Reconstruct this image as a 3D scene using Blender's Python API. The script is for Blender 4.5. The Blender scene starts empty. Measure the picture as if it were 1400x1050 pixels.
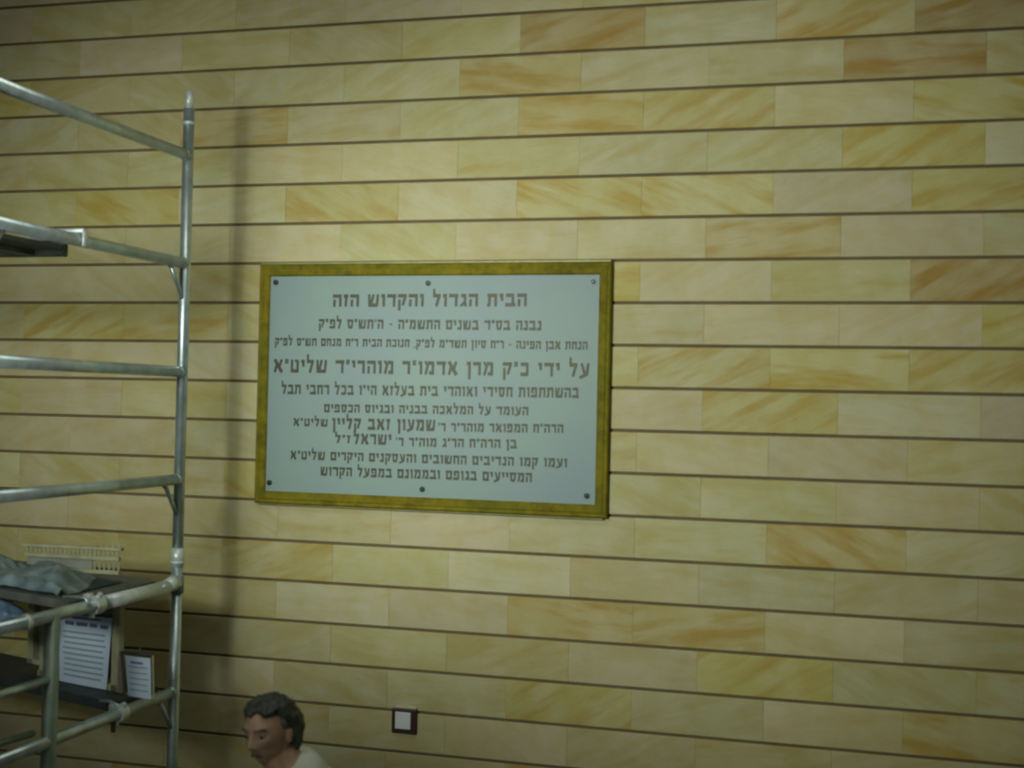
import bpy, bmesh, math, random
from mathutils import Vector, Matrix, noise
sc = bpy.context.scene
COL = sc.collection
PI = math.pi
# ---------------------------------------------------------------- camera
F = 1778.753
CAM = Vector((1.0601, -6.0229, 2.6))
RIGHT = Vector((0.96349011, 0.26683186, 0.0220807))
UP = Vector((-0.01699766, -0.02134455, 0.99962768))
FWD = Vector((-0.26720382, 0.9635067, 0.01602975))
cd = bpy.data.cameras.new('camera'); cam = bpy.data.objects.new('camera', cd); COL.objects.link(cam)
cd.sensor_width = 36; cd.lens = F / 1400 * 36; cd.clip_end = 60
m = Matrix.Identity(4)
for i in range(3):
    m[i][0] = RIGHT[i]; m[i][1] = UP[i]; m[i][2] = -FWD[i]; m[i][3] = CAM[i]
cam.matrix_world = m
sc.camera = cam
cd.dof.use_dof = True; cd.dof.focus_distance = 20.0; cd.dof.aperture_fstop = 3.4   # focus missed beyond the wall, as in the photograph
# ---------------------------------------------------------------- light and exposure
sc.view_settings.view_transform = 'Standard'; sc.view_settings.look = 'None'
sc.view_settings.gamma = 1; sc.view_settings.use_curve_mapping = False
sc.view_settings.exposure = 0.0
w = bpy.data.worlds.new('world'); sc.world = w; w.use_nodes = True
bg = w.node_tree.nodes['Background']; bg.inputs[0].default_value = (0.72, 0.80, 0.74, 1); bg.inputs[1].default_value = 0.16

def aim(o, target):
    o.rotation_euler = (Vector(target) - o.location).to_track_quat('-Z', 'Y').to_euler()
def area(name, loc, target, sx, sy, power, col):
    l = bpy.data.lights.new(name, 'AREA'); l.shape = 'RECTANGLE'; l.size = sx; l.size_y = sy
    l.energy = power; l.color = col
    o = bpy.data.objects.new(name, l); COL.objects.link(o); o.location = loc; aim(o, target); return o
def spot(name, loc, target, angle, power, col, blend, rad):
    l = bpy.data.lights.new(name, 'SPOT'); l.energy = power; l.color = col
    l.spot_size = math.radians(angle); l.spot_blend = blend; l.shadow_soft_size = rad
    o = bpy.data.objects.new(name, l); COL.objects.link(o); o.location = loc; aim(o, target); return o
# floodlight left of the camera, out of view; second head added to spread light
spot('flood_lamp', (-1.95, -5.2, 3.30), (-2.30, 0, 2.78), 50, 500, (0.935, 1.0, 0.885), 1.0, 0.45)
spot('flood_lamp', (-1.55, -5.2, 3.30), (0.15, 0, 2.80), 54, 610, (0.935, 1.0, 0.885), 1.0, 0.45)
area('ceiling_tubes', (-0.4, -2.6, 5.7), (-0.6, -0.6, 2.0), 2.8, 0.5, 26, (0.95, 1.0, 0.88))

# ---------------------------------------------------------------- pixel helpers (measuring only)
def ray(x, y): return RIGHT * ((x - 700) / F) + UP * ((525 - y) / F) + FWD
def onY(x, y, Y): d = ray(x, y); return CAM + d * ((Y - CAM.y) / d.y)
def onX(x, y, X): d = ray(x, y); return CAM + d * ((X - CAM.x) / d.x)
def onZ(x, y, Z): d = ray(x, y); return CAM + d * ((Z - CAM.z) / d.z)
def dep(x, y, t): return CAM + ray(x, y) * t
def onP(x, y, P, n): d = ray(x, y); return CAM + d * ((P - CAM).dot(n) / d.dot(n))

# ---------------------------------------------------------------- materials
class NT:
    def __init__(s, name):
        s.m = bpy.data.materials.new(name); s.m.use_nodes = True; s.t = s.m.node_tree
        s.b = s.t.nodes['Principled BSDF']; s.out = s.t.nodes['Material Output']
    def n(s, typ, **k):
        nd = s.t.nodes.new(typ)
        for a, v in k.items(): setattr(nd, a, v)
        return nd
    def l(s, a, b): s.t.links.new(a, b)
    def setp(s, **k):
        for a, v in k.items(): s.b.inputs[a.replace('_', ' ')].default_value = v
    def noise(s, vec, scale, detail=3, rough=.55):
        nd = s.n('ShaderNodeTexNoise'); nd.inputs['Scale'].default_value = scale
        nd.inputs['Detail'].default_value = detail; nd.inputs['Roughness'].default_value = rough
        if vec is not None: s.l(vec, nd.inputs['Vector'])
        return nd.outputs['Fac']
    def ramp(s, fac, stops):
        r = s.n('ShaderNodeValToRGB'); e = r.color_ramp.elements
        while len(e) < len(stops): e.new(.5)
        for el, (p, c) in zip(e, stops):
            el.position = p; el.color = (*c, 1) if len(c) == 3 else c
        s.l(fac, r.inputs[0]); return r.outputs[0]
    def mix(s, fac, a, b, mode='MIX'):
        x = s.n('ShaderNodeMix', data_type='RGBA', blend_type=mode)
        for i, v in ((0, fac), (6, a), (7, b)):
            if hasattr(v, 'links') or hasattr(v, 'is_linked'): s.l(v, x.inputs[i])
            else: x.inputs[i].default_value = v if i == 0 else ((*v, 1) if len(v) == 3 else v)
        return x.outputs[2]
    def math(s, op, a, b=None):
        x = s.n('ShaderNodeMath', operation=op)
        for i, v in ((0, a), (1, b)):
            if v is None: continue
            if hasattr(v, 'links'): s.l(v, x.inputs[i])
            else: x.inputs[i].default_value = v
        return x.outputs[0]
    def bump(s, h, st, dist=.01):
        b = s.n('ShaderNodeBump'); b.inputs['Strength'].default_value = st; b.inputs['Distance'].default_value = dist
        s.l(h, b.inputs['Height']); s.l(b.outputs[0], s.b.inputs['Normal'])

def simple(name, c1, c2=None, scale=20, rough=.6, metal=0, bump=0, alpha=1, trans=0, bscale=60):
    t = NT(name); t.setp(Roughness=rough, Metallic=metal, Alpha=alpha)
    t.b.inputs['Transmission Weight'].default_value = trans
    tc = t.n('ShaderNodeTexCoord')
    if c2 is None: c2 = tuple(x * .85 for x in c1)
    f = t.noise(tc.outputs['Object'], scale)
    t.l(t.mix(t.ramp(f, [(.35, (0, 0, 0)), (.65, (1, 1, 1))]), c1, c2), t.b.inputs['Base Color'])
    if bump: t.bump(t.noise(tc.outputs['Object'], bscale, 4), bump, .004)
    return t.m

def stone_mat():
    t = NT('sandstone'); t.setp(Roughness=.62)
    tc = t.n('ShaderNodeTexCoord'); oi = t.n('ShaderNodeObjectInfo')
    cmb = t.n('ShaderNodeCombineXYZ')
    for i, k in enumerate((37.0, 11.0, 91.0)): t.l(t.math('MULTIPLY', oi.outputs['Random'], k), cmb.inputs[i])
    add = t.n('ShaderNodeVectorMath', operation='ADD')
    # each stone's bedding runs at its own angle
    rot = t.n('ShaderNodeVectorRotate', rotation_type='Y_AXIS')
    fr = t.math('FRACT', t.math('MULTIPLY', oi.outputs['Random'], 13.7))
    t.l(t.math('MULTIPLY', t.math('SUBTRACT', fr, .5), 1.1), rot.inputs['Angle'])
    t.l(tc.outputs['Object'], rot.inputs['Vector'])
    t.l(rot.outputs[0], add.inputs[0]); t.l(cmb.outputs[0], add.inputs[1])
    mp = t.n('ShaderNodeMapping'); mp.inputs['Scale'].default_value = (1.5, 1.5, 8.5)
    t.l(add.outputs[0], mp.inputs[0])
    bands = t.noise(mp.outputs[0], 1.9, 3, .5)
    fine = t.noise(mp.outputs[0], 9.0, 4, .6)
    soft = t.noise(add.outputs[0], 4.5, 2, .5)
    base = oi.outputs['Color']
    yel = t.mix(1.0, base, (0.88, 0.70, 0.30), 'MULTIPLY')
    pal = t.mix(.45, base, (0.66, 0.62, 0.46))
    bf = t.math('MULTIPLY', t.ramp(bands, [(.46, (0, 0, 0)), (.66, (1, 1, 1))]), oi.outputs['Alpha'])
    c = t.mix(t.ramp(soft, [(.40, (0, 0, 0)), (.75, (.7, .7, .7))]), base, pal)
    c = t.mix(bf, c, yel)
    c = t.mix(t.math('MULTIPLY', t.ramp(fine, [(.5, (0, 0, 0)), (.75, (1, 1, 1))]), .22), c, t.mix(1.0, c, (.72, .62, .42), 'MULTIPLY'))
    mot = t.noise(add.outputs[0], 10.0, 4, .65)
    c = t.mix(t.math('MULTIPLY', t.ramp(mot, [(.45, (0, 0, 0)), (.60, (1, 1, 1))]), .42), c, t.mix(1.0, c, (.96, .86, .58), 'MULTIPLY'))
    t.l(c, t.b.inputs['Base Color'])
    t.bump(fine, .12, .003)
    return t.m

M = {}
M['stone'] = stone_mat()
M['joint'] = simple('joint_mortar', (0.145, 0.108, 0.050), (0.18, 0.135, 0.07), 6, .8)
M['alu'] = simple('scaffold_aluminium', (0.60, 0.70, 0.72), (0.43, 0.53, 0.53), 14, .36, .72, .15)
M['alu_pale'] = simple('cast_clamp_aluminium', (0.78, 0.86, 0.84), (0.60, 0.68, 0.66), 30, .42, .35, .2)
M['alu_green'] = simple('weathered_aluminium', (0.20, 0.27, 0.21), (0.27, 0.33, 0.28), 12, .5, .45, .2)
M['deck'] = simple('deck_plywood_dark', (0.075, 0.090, 0.082), (0.14, 0.14, 0.13), 9, .7, 0, .3)
M['deckmetal'] = simple('deck_rail_metal', (0.13, 0.15, 0.14), (0.07, 0.085, 0.07), 10, .5, .5)
M['darkboard'] = simple('dark_board', (0.030, 0.045, 0.052), (0.055, 0.065, 0.062), 10, .6, 0, .3)
M['plastic'] = simple('dust_sheet', (0.50, 0.65, 0.71), (0.24, 0.35, 0.38), 9, .3, 0, .3, .86)
M['bluebag'] = simple('blue_bag', (0.16, 0.25, 0.36), (0.10, 0.17, 0.27), 14, .4, 0, .4)
M['standwood'] = simple('pale_wood', (0.42, 0.42, 0.27), (0.30, 0.31, 0.19), 12, .6, 0, .2)
M['standpanel'] = simple('grey_board', (0.30, 0.31, 0.27), (0.22, 0.23, 0.20), 8, .6)
M['paper'] = simple('notice_paper', (0.62, 0.75, 0.95), (0.55, 0.68, 0.86), 6, .7)
M['ink'] = simple('blue_ink', (0.12, 0.16, 0.30), (0.14, 0.18, 0.30), 6, .7)
M['inkpale'] = simple('faint_ink', (0.27, 0.34, 0.42), (0.30, 0.37, 0.43), 6, .7)
M['gold'] = None
def gold():
    t = NT('gilded_frame'); t.setp(Roughness=.75, Metallic=.0); t.b.inputs['Specular IOR Level'].default_value = .2
    tc = t.n('ShaderNodeTexCoord')
    f = t.noise(tc.outputs['Object'], 16, 4, .65); f2 = t.noise(tc.outputs['Object'], 4, 2)
    c = t.ramp(f, [(.35, (.115, .100, .005)), (.5, (.175, .145, .007)), (.68, (.25, .195, .010))])
    c = t.mix(t.ramp(f2, [(.45, (0, 0, 0)), (.65, (.4, .4, .4))]), c, (.13, .15, .012))
    t.l(c, t.b.inputs['Base Color']); t.bump(f, .25, .004)
    return t.m
M['gold'] = gold()
M['goldpale'] = simple('pale_gilding', (.27, .26, .11), (.20, .20, .07), 14, .45, .2, .2)
M['letters'] = simple('bronze_lettering', (.034, .040, .016), (.055, .058, .024), 30, .5, .15)
M['screw'] = simple('blued_screw', (.06, .085, .095), (.04, .06, .06), 40, .35, .6)
def glassy():
    t = NT('frosted_glass_plate'); t.setp(Roughness=.5, Alpha=.70)
    tc = t.n('ShaderNodeTexCoord')
    f = t.noise(tc.outputs['Object'], 2.3, 3); 
    t.l(t.mix(t.ramp(f, [(.35, (0, 0, 0)), (.65, (1, 1, 1))]), (.305, .43, .395), (.29, .395, .42)), t.b.inputs['Base Color'])
    return t.m
M['glass'] = glassy()
M['switchframe'] = simple('dark_brown_frame', (.050, .016, .012), (.035, .014, .010), 20, .4)
M['white'] = simple('white_rocker', (.72, .73, .78), (.66, .70, .70), 20, .35)
M['cream'] = simple('cream_chip', (.60, .56, .42), (.50, .46, .34), 30, .7)
M['skin'] = simple('skin', (.45, .285, .19), (.35, .21, .135), 14, .55, 0, .15)
M['lip'] = simple('lips', (.13, .06, .045), None, 20, .5)
M['hair'] = simple('dark_hair', (.020, .024, .020), (.050, .055, .048), 30, .55, 0, 1.0, bscale=90)
M['hairgrey'] = simple('greying_hair', (.055, .062, .052), (.030, .034, .028), 30, .6, 0, 1.0, bscale=90)
M['eye'] = simple('eye_white', (.26, .23, .20), None, 20, .3)
M['iris'] = simple('dark_iris', (.02, .014, .01), None, 20, .2)
M['shirt'] = simple('white_shirt', (.62, .66, .58), (.56, .60, .52), 6, .8, 0, .3)
M['trousers'] = simple('dark_trousers', (.04, .045, .05), None, 10, .8, 0, .3)
M['shoe'] = simple('black_shoe', (.02, .02, .02), None, 10, .4)
M['floor'] = simple('floor_terrazzo', (.30, .28, .22), (.24, .22, .18), 3, .4)
M['plaster'] = simple('plaster', (.45, .43, .34), (.42, .40, .32), 2, .8)

# ---------------------------------------------------------------- object helpers
def finish(o, label=None, cat=None, group=None, kind=None):
    if label: o['label'] = label
    if cat: o['category'] = cat
    if group: o['group'] = group
    if kind: o['kind'] = kind
    return o
def empty(name, loc, label=None, cat=None, group=None, kind=None, rz=0):
    o = bpy.data.objects.new(name, None); o.empty_display_size = .1; COL.objects.link(o)
    o.location = loc; o.rotation_euler = (0, 0, rz)
    return finish(o, label, cat, group, kind)
def obj(name, bm, mat, parent=None, smooth=False, **k):
    me = bpy.data.meshes.new(name)
    bmesh.ops.recalc_face_normals(bm, faces=bm.faces[:])
    bm.to_mesh(me); bm.free()
    me.materials.append(mat)
    if smooth:
        for p in me.polygons: p.use_smooth = True
    o = bpy.data.objects.new(name, me); COL.objects.link(o)
    if parent: o.parent = parent
    return finish(o, **k)
def world_part(name, bm, mat, parent, smooth=False, **k):
    """bm is in world coordinates; store it relative to its thing (whose origin is translated and turned about z)"""
    mw = Matrix.Translation(parent_loc(parent)) @ Matrix.Rotation(parent_rz(parent), 4, 'Z')
    bm.transform(mw.inverted())
    return obj(name, bm, mat, parent, smooth, **k)
def parent_loc(o):
    return o.location.copy() if o.parent is None else parent_loc(o.parent)
def parent_rz(o):
    return o.rotation_euler.z if o.parent is None else parent_rz(o.parent)
def box(bm, lo, hi, bev=0, seg=1):
    lo = Vector(lo); hi = Vector(hi)
    r = bmesh.ops.create_cube(bm, size=1)
    for v in r['verts']:
        v.co = Vector(((lo[i] + hi[i]) / 2 + v.co[i] * (hi[i] - lo[i]) for i in range(3)))
    if bev:
        es = list({e for v in r['verts'] for e in v.link_edges})
        bmesh.ops.bevel(bm, geom=es, offset=bev, segments=seg, affect='EDGES', profile=.5)
def tube(bm, a, b, r, r2=None, n=20, caps=True, bore=0):
    a = Vector(a); b = Vector(b); d = b - a; r2 = r if r2 is None else r2
    q = d.to_track_quat('Z', 'Y').to_matrix().to_4x4(); q.translation = (a + b) / 2
    bmesh.ops.create_cone(bm, cap_ends=caps, segments=n, radius1=r, radius2=r2, depth=d.length, matrix=q)
def path_tube(bm, pts, r, n=14):
    pts = [Vector(p) for p in pts]; rings = []
    for i, p in enumerate(pts):
        t = (pts[min(i + 1, len(pts) - 1)] - pts[max(i - 1, 0)]).normalized()
        q = t.to_track_quat('Z', 'Y').to_matrix()
        rings.append([bm.verts.new(p + q @ Vector((math.cos(2 * PI * k / n) * r, math.sin(2 * PI * k / n) * r, 0))) for k in range(n)])
    for a, b in zip(rings, rings[1:]):
        for k in range(n): bm.faces.new((a[k], a[(k + 1) % n], b[(k + 1) % n], b[k]))
    bm.faces.new(rings[0]); bm.faces.new(rings[-1])

# ---------------------------------------------------------------- setting
PZ = 0.2; Z0 = 4.4907; L = 0.6067
XL, XR, ZTOP = -6.2, 5.0, 6.2
bm = bmesh.new(); box(bm, (XL, -9.5, -.1), (XR, .3, 0)); obj('floor', bm, M['floor'], kind='structure')
bm = bmesh.new(); box(bm, (XL, -9.5, ZTOP), (XR, .3, ZTOP + .1)); obj('ceiling', bm, M['plaster'], kind='structure')
bm = bmesh.new(); box(bm, (XL - .1, -9.5, 0), (XL, .3, ZTOP)); obj('wall_left', bm, M['plaster'], kind='structure')
bm = bmesh.new(); box(bm, (XR, -9.5, 0), (XR + .1, .3, ZTOP)); obj('wall_right', bm, M['plaster'], kind='structure')
bm = bmesh.new(); box(bm, (XL, .012, 0), (XR, .3, ZTOP))
wall = obj('wall_back', bm, M['joint'], kind='structure', label='sandstone clad wall laid in long courses with dark horizontal joints')
def stone_bm(length, h):
    bm = bmesh.new(); c = .003
    x0, x1, z0, z1 = -length / 2 + .0002, length / 2 - .0002, -h / 2 + .0070, h / 2 - .0070
    back = [bm.verts.new((x, .013, z)) for x, z in ((x0, z0), (x1, z0), (x1, z1), (x0, z1))]
    mid = [bm.verts.new((x, .002, z)) for x, z in ((x0, z0), (x1, z0), (x1, z1), (x0, z1))]
    fr = [bm.verts.new((x, 0, z)) for x, z in ((x0 + .0003, z0 + c), (x1 - .0003, z0 + c), (x1 - .0003, z1 - c), (x0 + .0003, z1 - c))]
    for a, b in ((back, mid), (mid, fr)):
        for k in range(4): bm.faces.new((a[k], a[(k + 1) % 4], b[(k + 1) % 4], b[k]))
    bm.faces.new(fr)
    return bm
# tints seen in the photograph: P pinkish, Y yellow, G pale greenish, O orange, W palest, K brown veined, N plain
TINT = {'N': (.450, .420, .210, .50), 'P': (.475, .430, .250, .30), 'Y': (.450, .405, .150, .75), 'G': (.445, .432, .222, .45),
        'O': (.440, .380, .160, .9), 'W': (.500, .482, .290, .35), 'K': (.375, .300, .125, 1.0), 'V': (.475, .440, .195, 1.0)}
SEEN = {(0, -1): 'K', (0, 0): 'G', (0, 1): 'O', (0, 2): 'K', (1, -2): 'O', (1, -1): 'N', (1, 0): 'N', (1, 1): 'K', (1, 2): 'N',
        (2, -4): 'O', (2, -1): 'O', (2, 0): 'Y', (2, 1): 'P', (2, 2): 'V', (3, -3): 'P', (3, -1): 'G', (3, 0): 'G', (3, 1): 'Y', (3, 2): 'W',
        (4, -6): 'G', (4, -5): 'Y', (4, -4): 'W', (4, -3): 'Y', (4, -2): 'P', (4, -1): 'V', (4, 0): 'V', (4, 1): 'P', (4, 2): 'Y',
        (5, -3): 'G', (5, -2): 'P', (5, -1): 'P', (5, 0): 'O', (5, 1): 'P', (6, -1): 'Y', (6, 0): 'P', (6, 1): 'G', (6, 2): 'K',
        (7, -1): 'G', (7, 0): 'P', (7, 1): 'P', (7, 2): 'Y', (8, -1): 'G', (8, 0): 'V', (8, 1): 'V', (8, 2): 'Y',
        (9, -1): 'P', (9, 0): 'Y', (9, 1): 'W', (9, 2): 'P', (10, 0): 'P', (10, 1): 'P', (10, 2): 'N', (11, -1): 'G', (11, 0): 'G', (11, 1): 'P',
        (12, -2): 'P', (12, -1): 'G', (12, 0): 'G', (12, 1): 'O', (12, 2): 'G', (13, -2): 'W', (13, -1): 'P', (13, 0): 'G', (13, 1): 'N',
        (14, -2): 'P', (14, -1): 'O', (14, 0): 'O', (14, 1): 'P', (15, -1): 'P', (15, 0): 'Y', (15, 1): 'G', (16, -1): 'Y', (16, 0): 'G', (16, 1): 'P', (16, 2): 'O',
        (13, -4): 'Y', (14, -3): 'W', (7, -6): 'Y', (7, -5): 'Y', (8, -4): 'W', (6, -5): 'W', (16, -4): 'W', (11, -4): 'Y'}
rng = random.Random(5)
proto = None; NROWS = 23
rest = bmesh.new()
for n in range(-9, NROWS):
    zc = Z0 - (n + .5) * PZ; hh = PZ
    if zc + PZ / 2 > ZTOP: continue
    off = .5 if n % 2 else 0.0
    i = math.floor(XL / L) - 1
    while i * L < XR:
        x0, x1 = max((i + off) * L, XL), min((i + 1 + off) * L, XR)
        if x1 - x0 < .02: i += 1; continue
        xc = (x0 + x1) / 2
        zlo, zhi = max(zc - PZ / 2, 0), min(zc + PZ / 2, ZTOP)
        near = -4.35 < xc < 2.2 and -2 <= n <= 21
        if near:
            if proto is None:
                st = obj('stone', stone_bm(L, PZ), M['stone'], wall); proto = st
            else:
                st = proto.copy(); COL.objects.link(st); st.parent = wall
            st.location = (xc, rng.uniform(-.0012, .0008), zc)
            k = SEEN.get((n, i))
            if k is None: k = rng.choice('NNNNNGGPPNGPYW')
            c = TINT[k]; j = 1 + rng.uniform(-.05, .05)
            st.color = (c[0] * j, c[1] * j * rng.uniform(.985, 1.015), c[2] * rng.uniform(.92, 1.08), c[3])
        else:
            box(rest, (x0 + .0004, .0, zlo + .0070), (x1 - .0004, .014, zhi - .0070))
        i += 1
rs = obj('stone', rest, M['stone'], wall, kind='stuff'); rs.color = (*TINT['N'][:3], .3)

# ---------------------------------------------------------------- plaque
px0, px1, pz0, pz1 = -1.939, -.128, 2.078, 3.281
pq = empty('wall_plaque', ((px0 + px1) / 2, 0, pz0), 'large gilt-framed frosted glass memorial plaque with bronze Hebrew lettering on the stone wall', 'plaque')
YF = -.034
def rail(name, pts_out, pts_in):
    """mitred frame rail: outer edge pts, inner edge pts, moulded section"""
    bm = bmesh.new()
    prof = [(0, 0), (0, -.026), (.10, -.033), (.32, -.030), (.42, -.034), (.88, -.034), (1, -.027), (1, 0)]
    rows = []
    for (o_, i_) in zip(pts_out, pts_in):
        rows.append([bm.verts.new((o_[0] + (i_[0] - o_[0]) * t, y, o_[1] + (i_[1] - o_[1]) * t)) for t, y in prof])
    for k in range(len(prof) - 1): bm.faces.new((rows[0][k], rows[0][k + 1], rows[1][k + 1], rows[1][k]))
    bm.faces.new(rows[0]); bm.faces.new(rows[1])
    bm.faces.new((rows[0][0], rows[0][-1], rows[1][-1], rows[1][0]))
    return world_part(name, bm, M['gold'], pq)
O4 = [(px0, pz1), (px1, pz1), (px1, pz0), (px0, pz0)]
ix0, ix1, iz0, iz1 = -1.880, -.187, 2.140, 3.222
I4 = [(ix0, iz1), (ix1, iz1), (ix1, iz0), (ix0, iz0)]
for k in range(4):
    rail('frame_rail', (O4[k], O4[(k + 1) % 4]), (I4[k], I4[(k + 1) % 4]))
bm = bmesh.new(); box(bm, (px0 + .004, -.030, pz1 - .001), (px1 - .004, -.012, pz1 + .012), .003)  # the top bevel's highlight is put into the colour as paler gilt
world_part('top_fillet', bm, M['goldpale'], pq, label='paler gilt strip along the top')
bm = bmesh.new(); box(bm, (px0 + .01, -.020, pz0 - .009), (px1 - .02, -.006, pz0 - .001), .002)
world_part('bottom_ledge', bm, M['goldpale'], pq, label='thin ledge under the frame')
bm = bmesh.new(); box(bm, (ix0 - .006, -.024, iz0 - .006), (ix1 + .006, -.018, iz1 + .006))
world_part('glass_plate', bm, M['glass'], pq, label='frosted grey green glass plate')
for (x, y) in ((377, 386), (585, 387), (811, 385), (368, 660), (577, 669), (802, 678)):
    p = onY(x, y, -.028)
    bm = bmesh.new()
    tube(bm, (p.x, -.0175, p.z), (p.x, -.030, p.z), .015, .0135, 18)
    tube(bm, (p.x, -.030, p.z), (p.x, -.034, p.z), .011, .004, 18)
    world_part('screw', bm, M['screw'], pq)
# bronze lettering
G = '\u05f4'; g1 = '\u05f3'
# square Hebrew letters drawn as pen strokes: (advance, [(x0, z0, x1, z1, pen width), ...]) on a unit-high letter body
T_, V_ = .25, .17
def _h(a, b, z=1.0): return (a, z - T_ / 2, b, z - T_ / 2, T_)
def _b(a, b): return (a, T_ / 2, b, T_ / 2, T_)
def _v(x, a=1.0, b=0.0): return (x, a, x, b, V_)
GLY = {
 'א': (.86, [(.10, 1, .76, 0, .25), (.55, .50, .72, 1, .17), (.30, .62, .12, 0, .17)]),
 'ב': (.80, [_h(.05, .68), _v(.60), _b(0, .80)]),
 'ג': (.56, [_h(.10, .48), (.40, 1, .42, .28, .17), (.42, .38, .06, .02, .17), (.40, .32, .50, 0, .17)]),
 'ד': (.76, [_h(0, .76), _v(.60)]),
 'ה': (.78, [_h(0, .76), _v(.66), (.16, .58, .13, 0, .17)]),
 'ו': (.36, [_h(.02, .32), _v(.23)]),
 'ז': (.42, [_h(.02, .40), (.24, .9, .19, 0, .17)]),
 'ח': (.80, [_h(0, .78), _v(.15), _v(.66)]),
 'ט': (.80, [(.14, 1, .14, 0, .17), _b(.08, .72), _v(.66, .95, .05), (.42, .90, .70, .90, .20)]),
 'י': (.34, [_h(.02, .30), _v(.21, 1, .45)]),
 'כ': (.72, [_h(.05, .60), _v(.58, .96, .04), _b(.05, .60)]),
 'ך': (.70, [_h(0, .68), _v(.56, 1, -.32)]),
 'ל': (.68, [(.10, 1.42, .10, .85, .15), _h(.02, .62), (.56, .95, .30, 0, .18)]),
 'מ': (.88, [(.06, 1, .30, .62, .17), (.28, .70, .10, 0, .17), _h(.30, .72), _v(.72, .98, .02), _b(.42, .80)]),
 'ם': (.82, [_h(0, .80), _b(.06, .78), _v(.14), _v(.68)]),
 'נ': (.54, [_h(.12, .48), _v(.40), _b(0, .48)]),
 'ן': (.38, [_h(.02, .34), _v(.24, 1, -.32)]),
 'ס': (.82, [_h(0, .80), (.14, .9, .22, .1, .17), (.68, .9, .60, .1, .17), _b(.22, .60)]),
 'ע': (.80, [(.68, 1, .56, .16, .18), (.14, 1, .40, .22, .17), (.0, -.06, .62, .22, .20)]),
 'פ': (.80, [_h(.08, .68), _v(.64, .96, .04), _b(.02, .70), _v(.15, 1, .52), (.12, .50, .36, .50, .14)]),
 'ק': (.76, [_h(0, .74), (.66, .9, .42, .10, .17), _v(.13, .58, -.32)]),
 'ר': (.68, [_h(0, .64), _v(.54)]),
 'ש': (1.0, [(.12, 1, .16, 0, .17), (.50, 1, .30, .20, .17), (.88, 1, .80, .05, .17), _b(.10, .82)]),
 'ת': (.84, [_h(.02, .80), _v(.70), (.20, .95, .17, .10, .17), (.0, .09, .24, .09, .18)]),
 '"': (.34, [(.09, 1.06, .07, .68, .10), (.25, 1.06, .23, .68, .10)]), "'": (.20, [(.10, 1.06, .08, .68, .10)]),
 '-': (.46, [(.06, .5, .40, .5, .14)]), ',': (.22, [(.12, .12, .06, -.14, .12)]), ' ': (.42, [])}
def inscription(text, xl, yl, xr, yr, hpx, bold, slant=0):
    text = text.replace(G, '"').replace(g1, "'")
    A = onY(xl, yl, -.026); B = onY(xr, yr, -.026)
    gap = .17
    total = sum(GLY[c][0] + gap for c in text) - gap
    kx = (B.x - A.x) / total; kz = hpx * ((B.x - A.x) / (xr - xl)) * 1.0
    cur = total; word = None
    def flush(bm):
        if bm is not None: world_part('inscription_word', bm, M['letters'], pq)
    for c in text:
        adv, strokes = GLY[c]
        x0 = cur - adv; cur -= adv + gap
        if c == ' ':
            flush(word); word = None; continue
        if word is None: word = bmesh.new()
        for si, (a0, b0, a1, b1, w_) in enumerate(strokes):
            w_ = w_ * (1 + bold * 6)
            P_ = Vector((a0, b0)); Q = Vector((a1, b1)); dd = (Q - P_).normalized(); nn = Vector((-dd.y, dd.x)) * w_ / 2
            pts = [P_ + nn, P_ - nn, Q - nn, Q + nn]
            yf = -.0268 - .00025 * si
            cx_ = A.x + (B.x - A.x) * (x0 / total); zz = A.z + (B.z - A.z) * ((x0 + adv / 2) / total)
            f_ = [word.verts.new((A.x + (x0 + q.x) * kx, yf, zz + (q.y - .5) * kz)) for q in pts]
            b_ = [word.verts.new((v.co.x, -.0238, v.co.z)) for v in f_]
            word.faces.new(f_); word.faces.new(b_)
            for k in range(4): word.faces.new((f_[k], f_[(k + 1) % 4], b_[(k + 1) % 4], b_[k]))
    flush(word)
inscription('הבית הגדול והקדוש הזה', 455, 411, 720, 410, 16, .020)
inscription('נבנה בס' + G + 'ד בשנים התשמ' + G + 'ה - ה' + g1 + 'תש' + G + 'ס לפ' + G + 'ק', 436, 442.5, 740, 445, 12, .014)
inscription('הנחת אבן הפינה - ר' + G + 'ח סיון תשד' + G + 'מ לפ' + G + 'ק, חנוכת הבית ר' + G + 'ח מנחם תש' + G + 'ס לפ' + G + 'ק', 376, 467, 803, 472.5, 10, .012)
inscription('על ידי כ' + G + 'ק מרן אדמו' + G + 'ר מוהרי' + G + 'ד שליט' + G + 'א', 374, 500, 806, 506, 17, .010)
inscription('בהשתתפות חסידי ואוהדי בית בעלזא הי' + G + 'ו בכל רחבי תבל', 385, 532, 791, 537, 12.5, .014)
inscription('העומד על המלאכה בבניה ובגיוס הכספים', 443, 558, 722, 562, 10.5, .014)
inscription('הרה' + G + 'ח המפואר מוהר' + G + 'ר ר' + g1, 599, 584, 770, 586, 11, .012)
inscription('שמעון זאב קליין', 454, 579, 595, 581.5, 14, .020)
inscription('שליט' + G + 'א', 401, 577, 448, 578, 9.5, .012)
inscription('בן הרה' + G + 'ח הר' + G + 'ג מוה' + G + 'ר ר' + g1, 541, 604, 706, 607, 11, .012)
inscription('ישראל', 483, 600, 535, 601, 13, .020)
inscription('ז' + G + 'ל', 458, 600, 479, 600.5, 10, .014)
inscription('ועמו קמו הנדיבים החשובים והעסקנים היקרים שליט' + G + 'א', 397, 622, 775, 633, 11, .012)
inscription('המסייעים בגופם ובממונם במפעל הקדוש', 438, 644, 727, 653, 11.5, .012)

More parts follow.
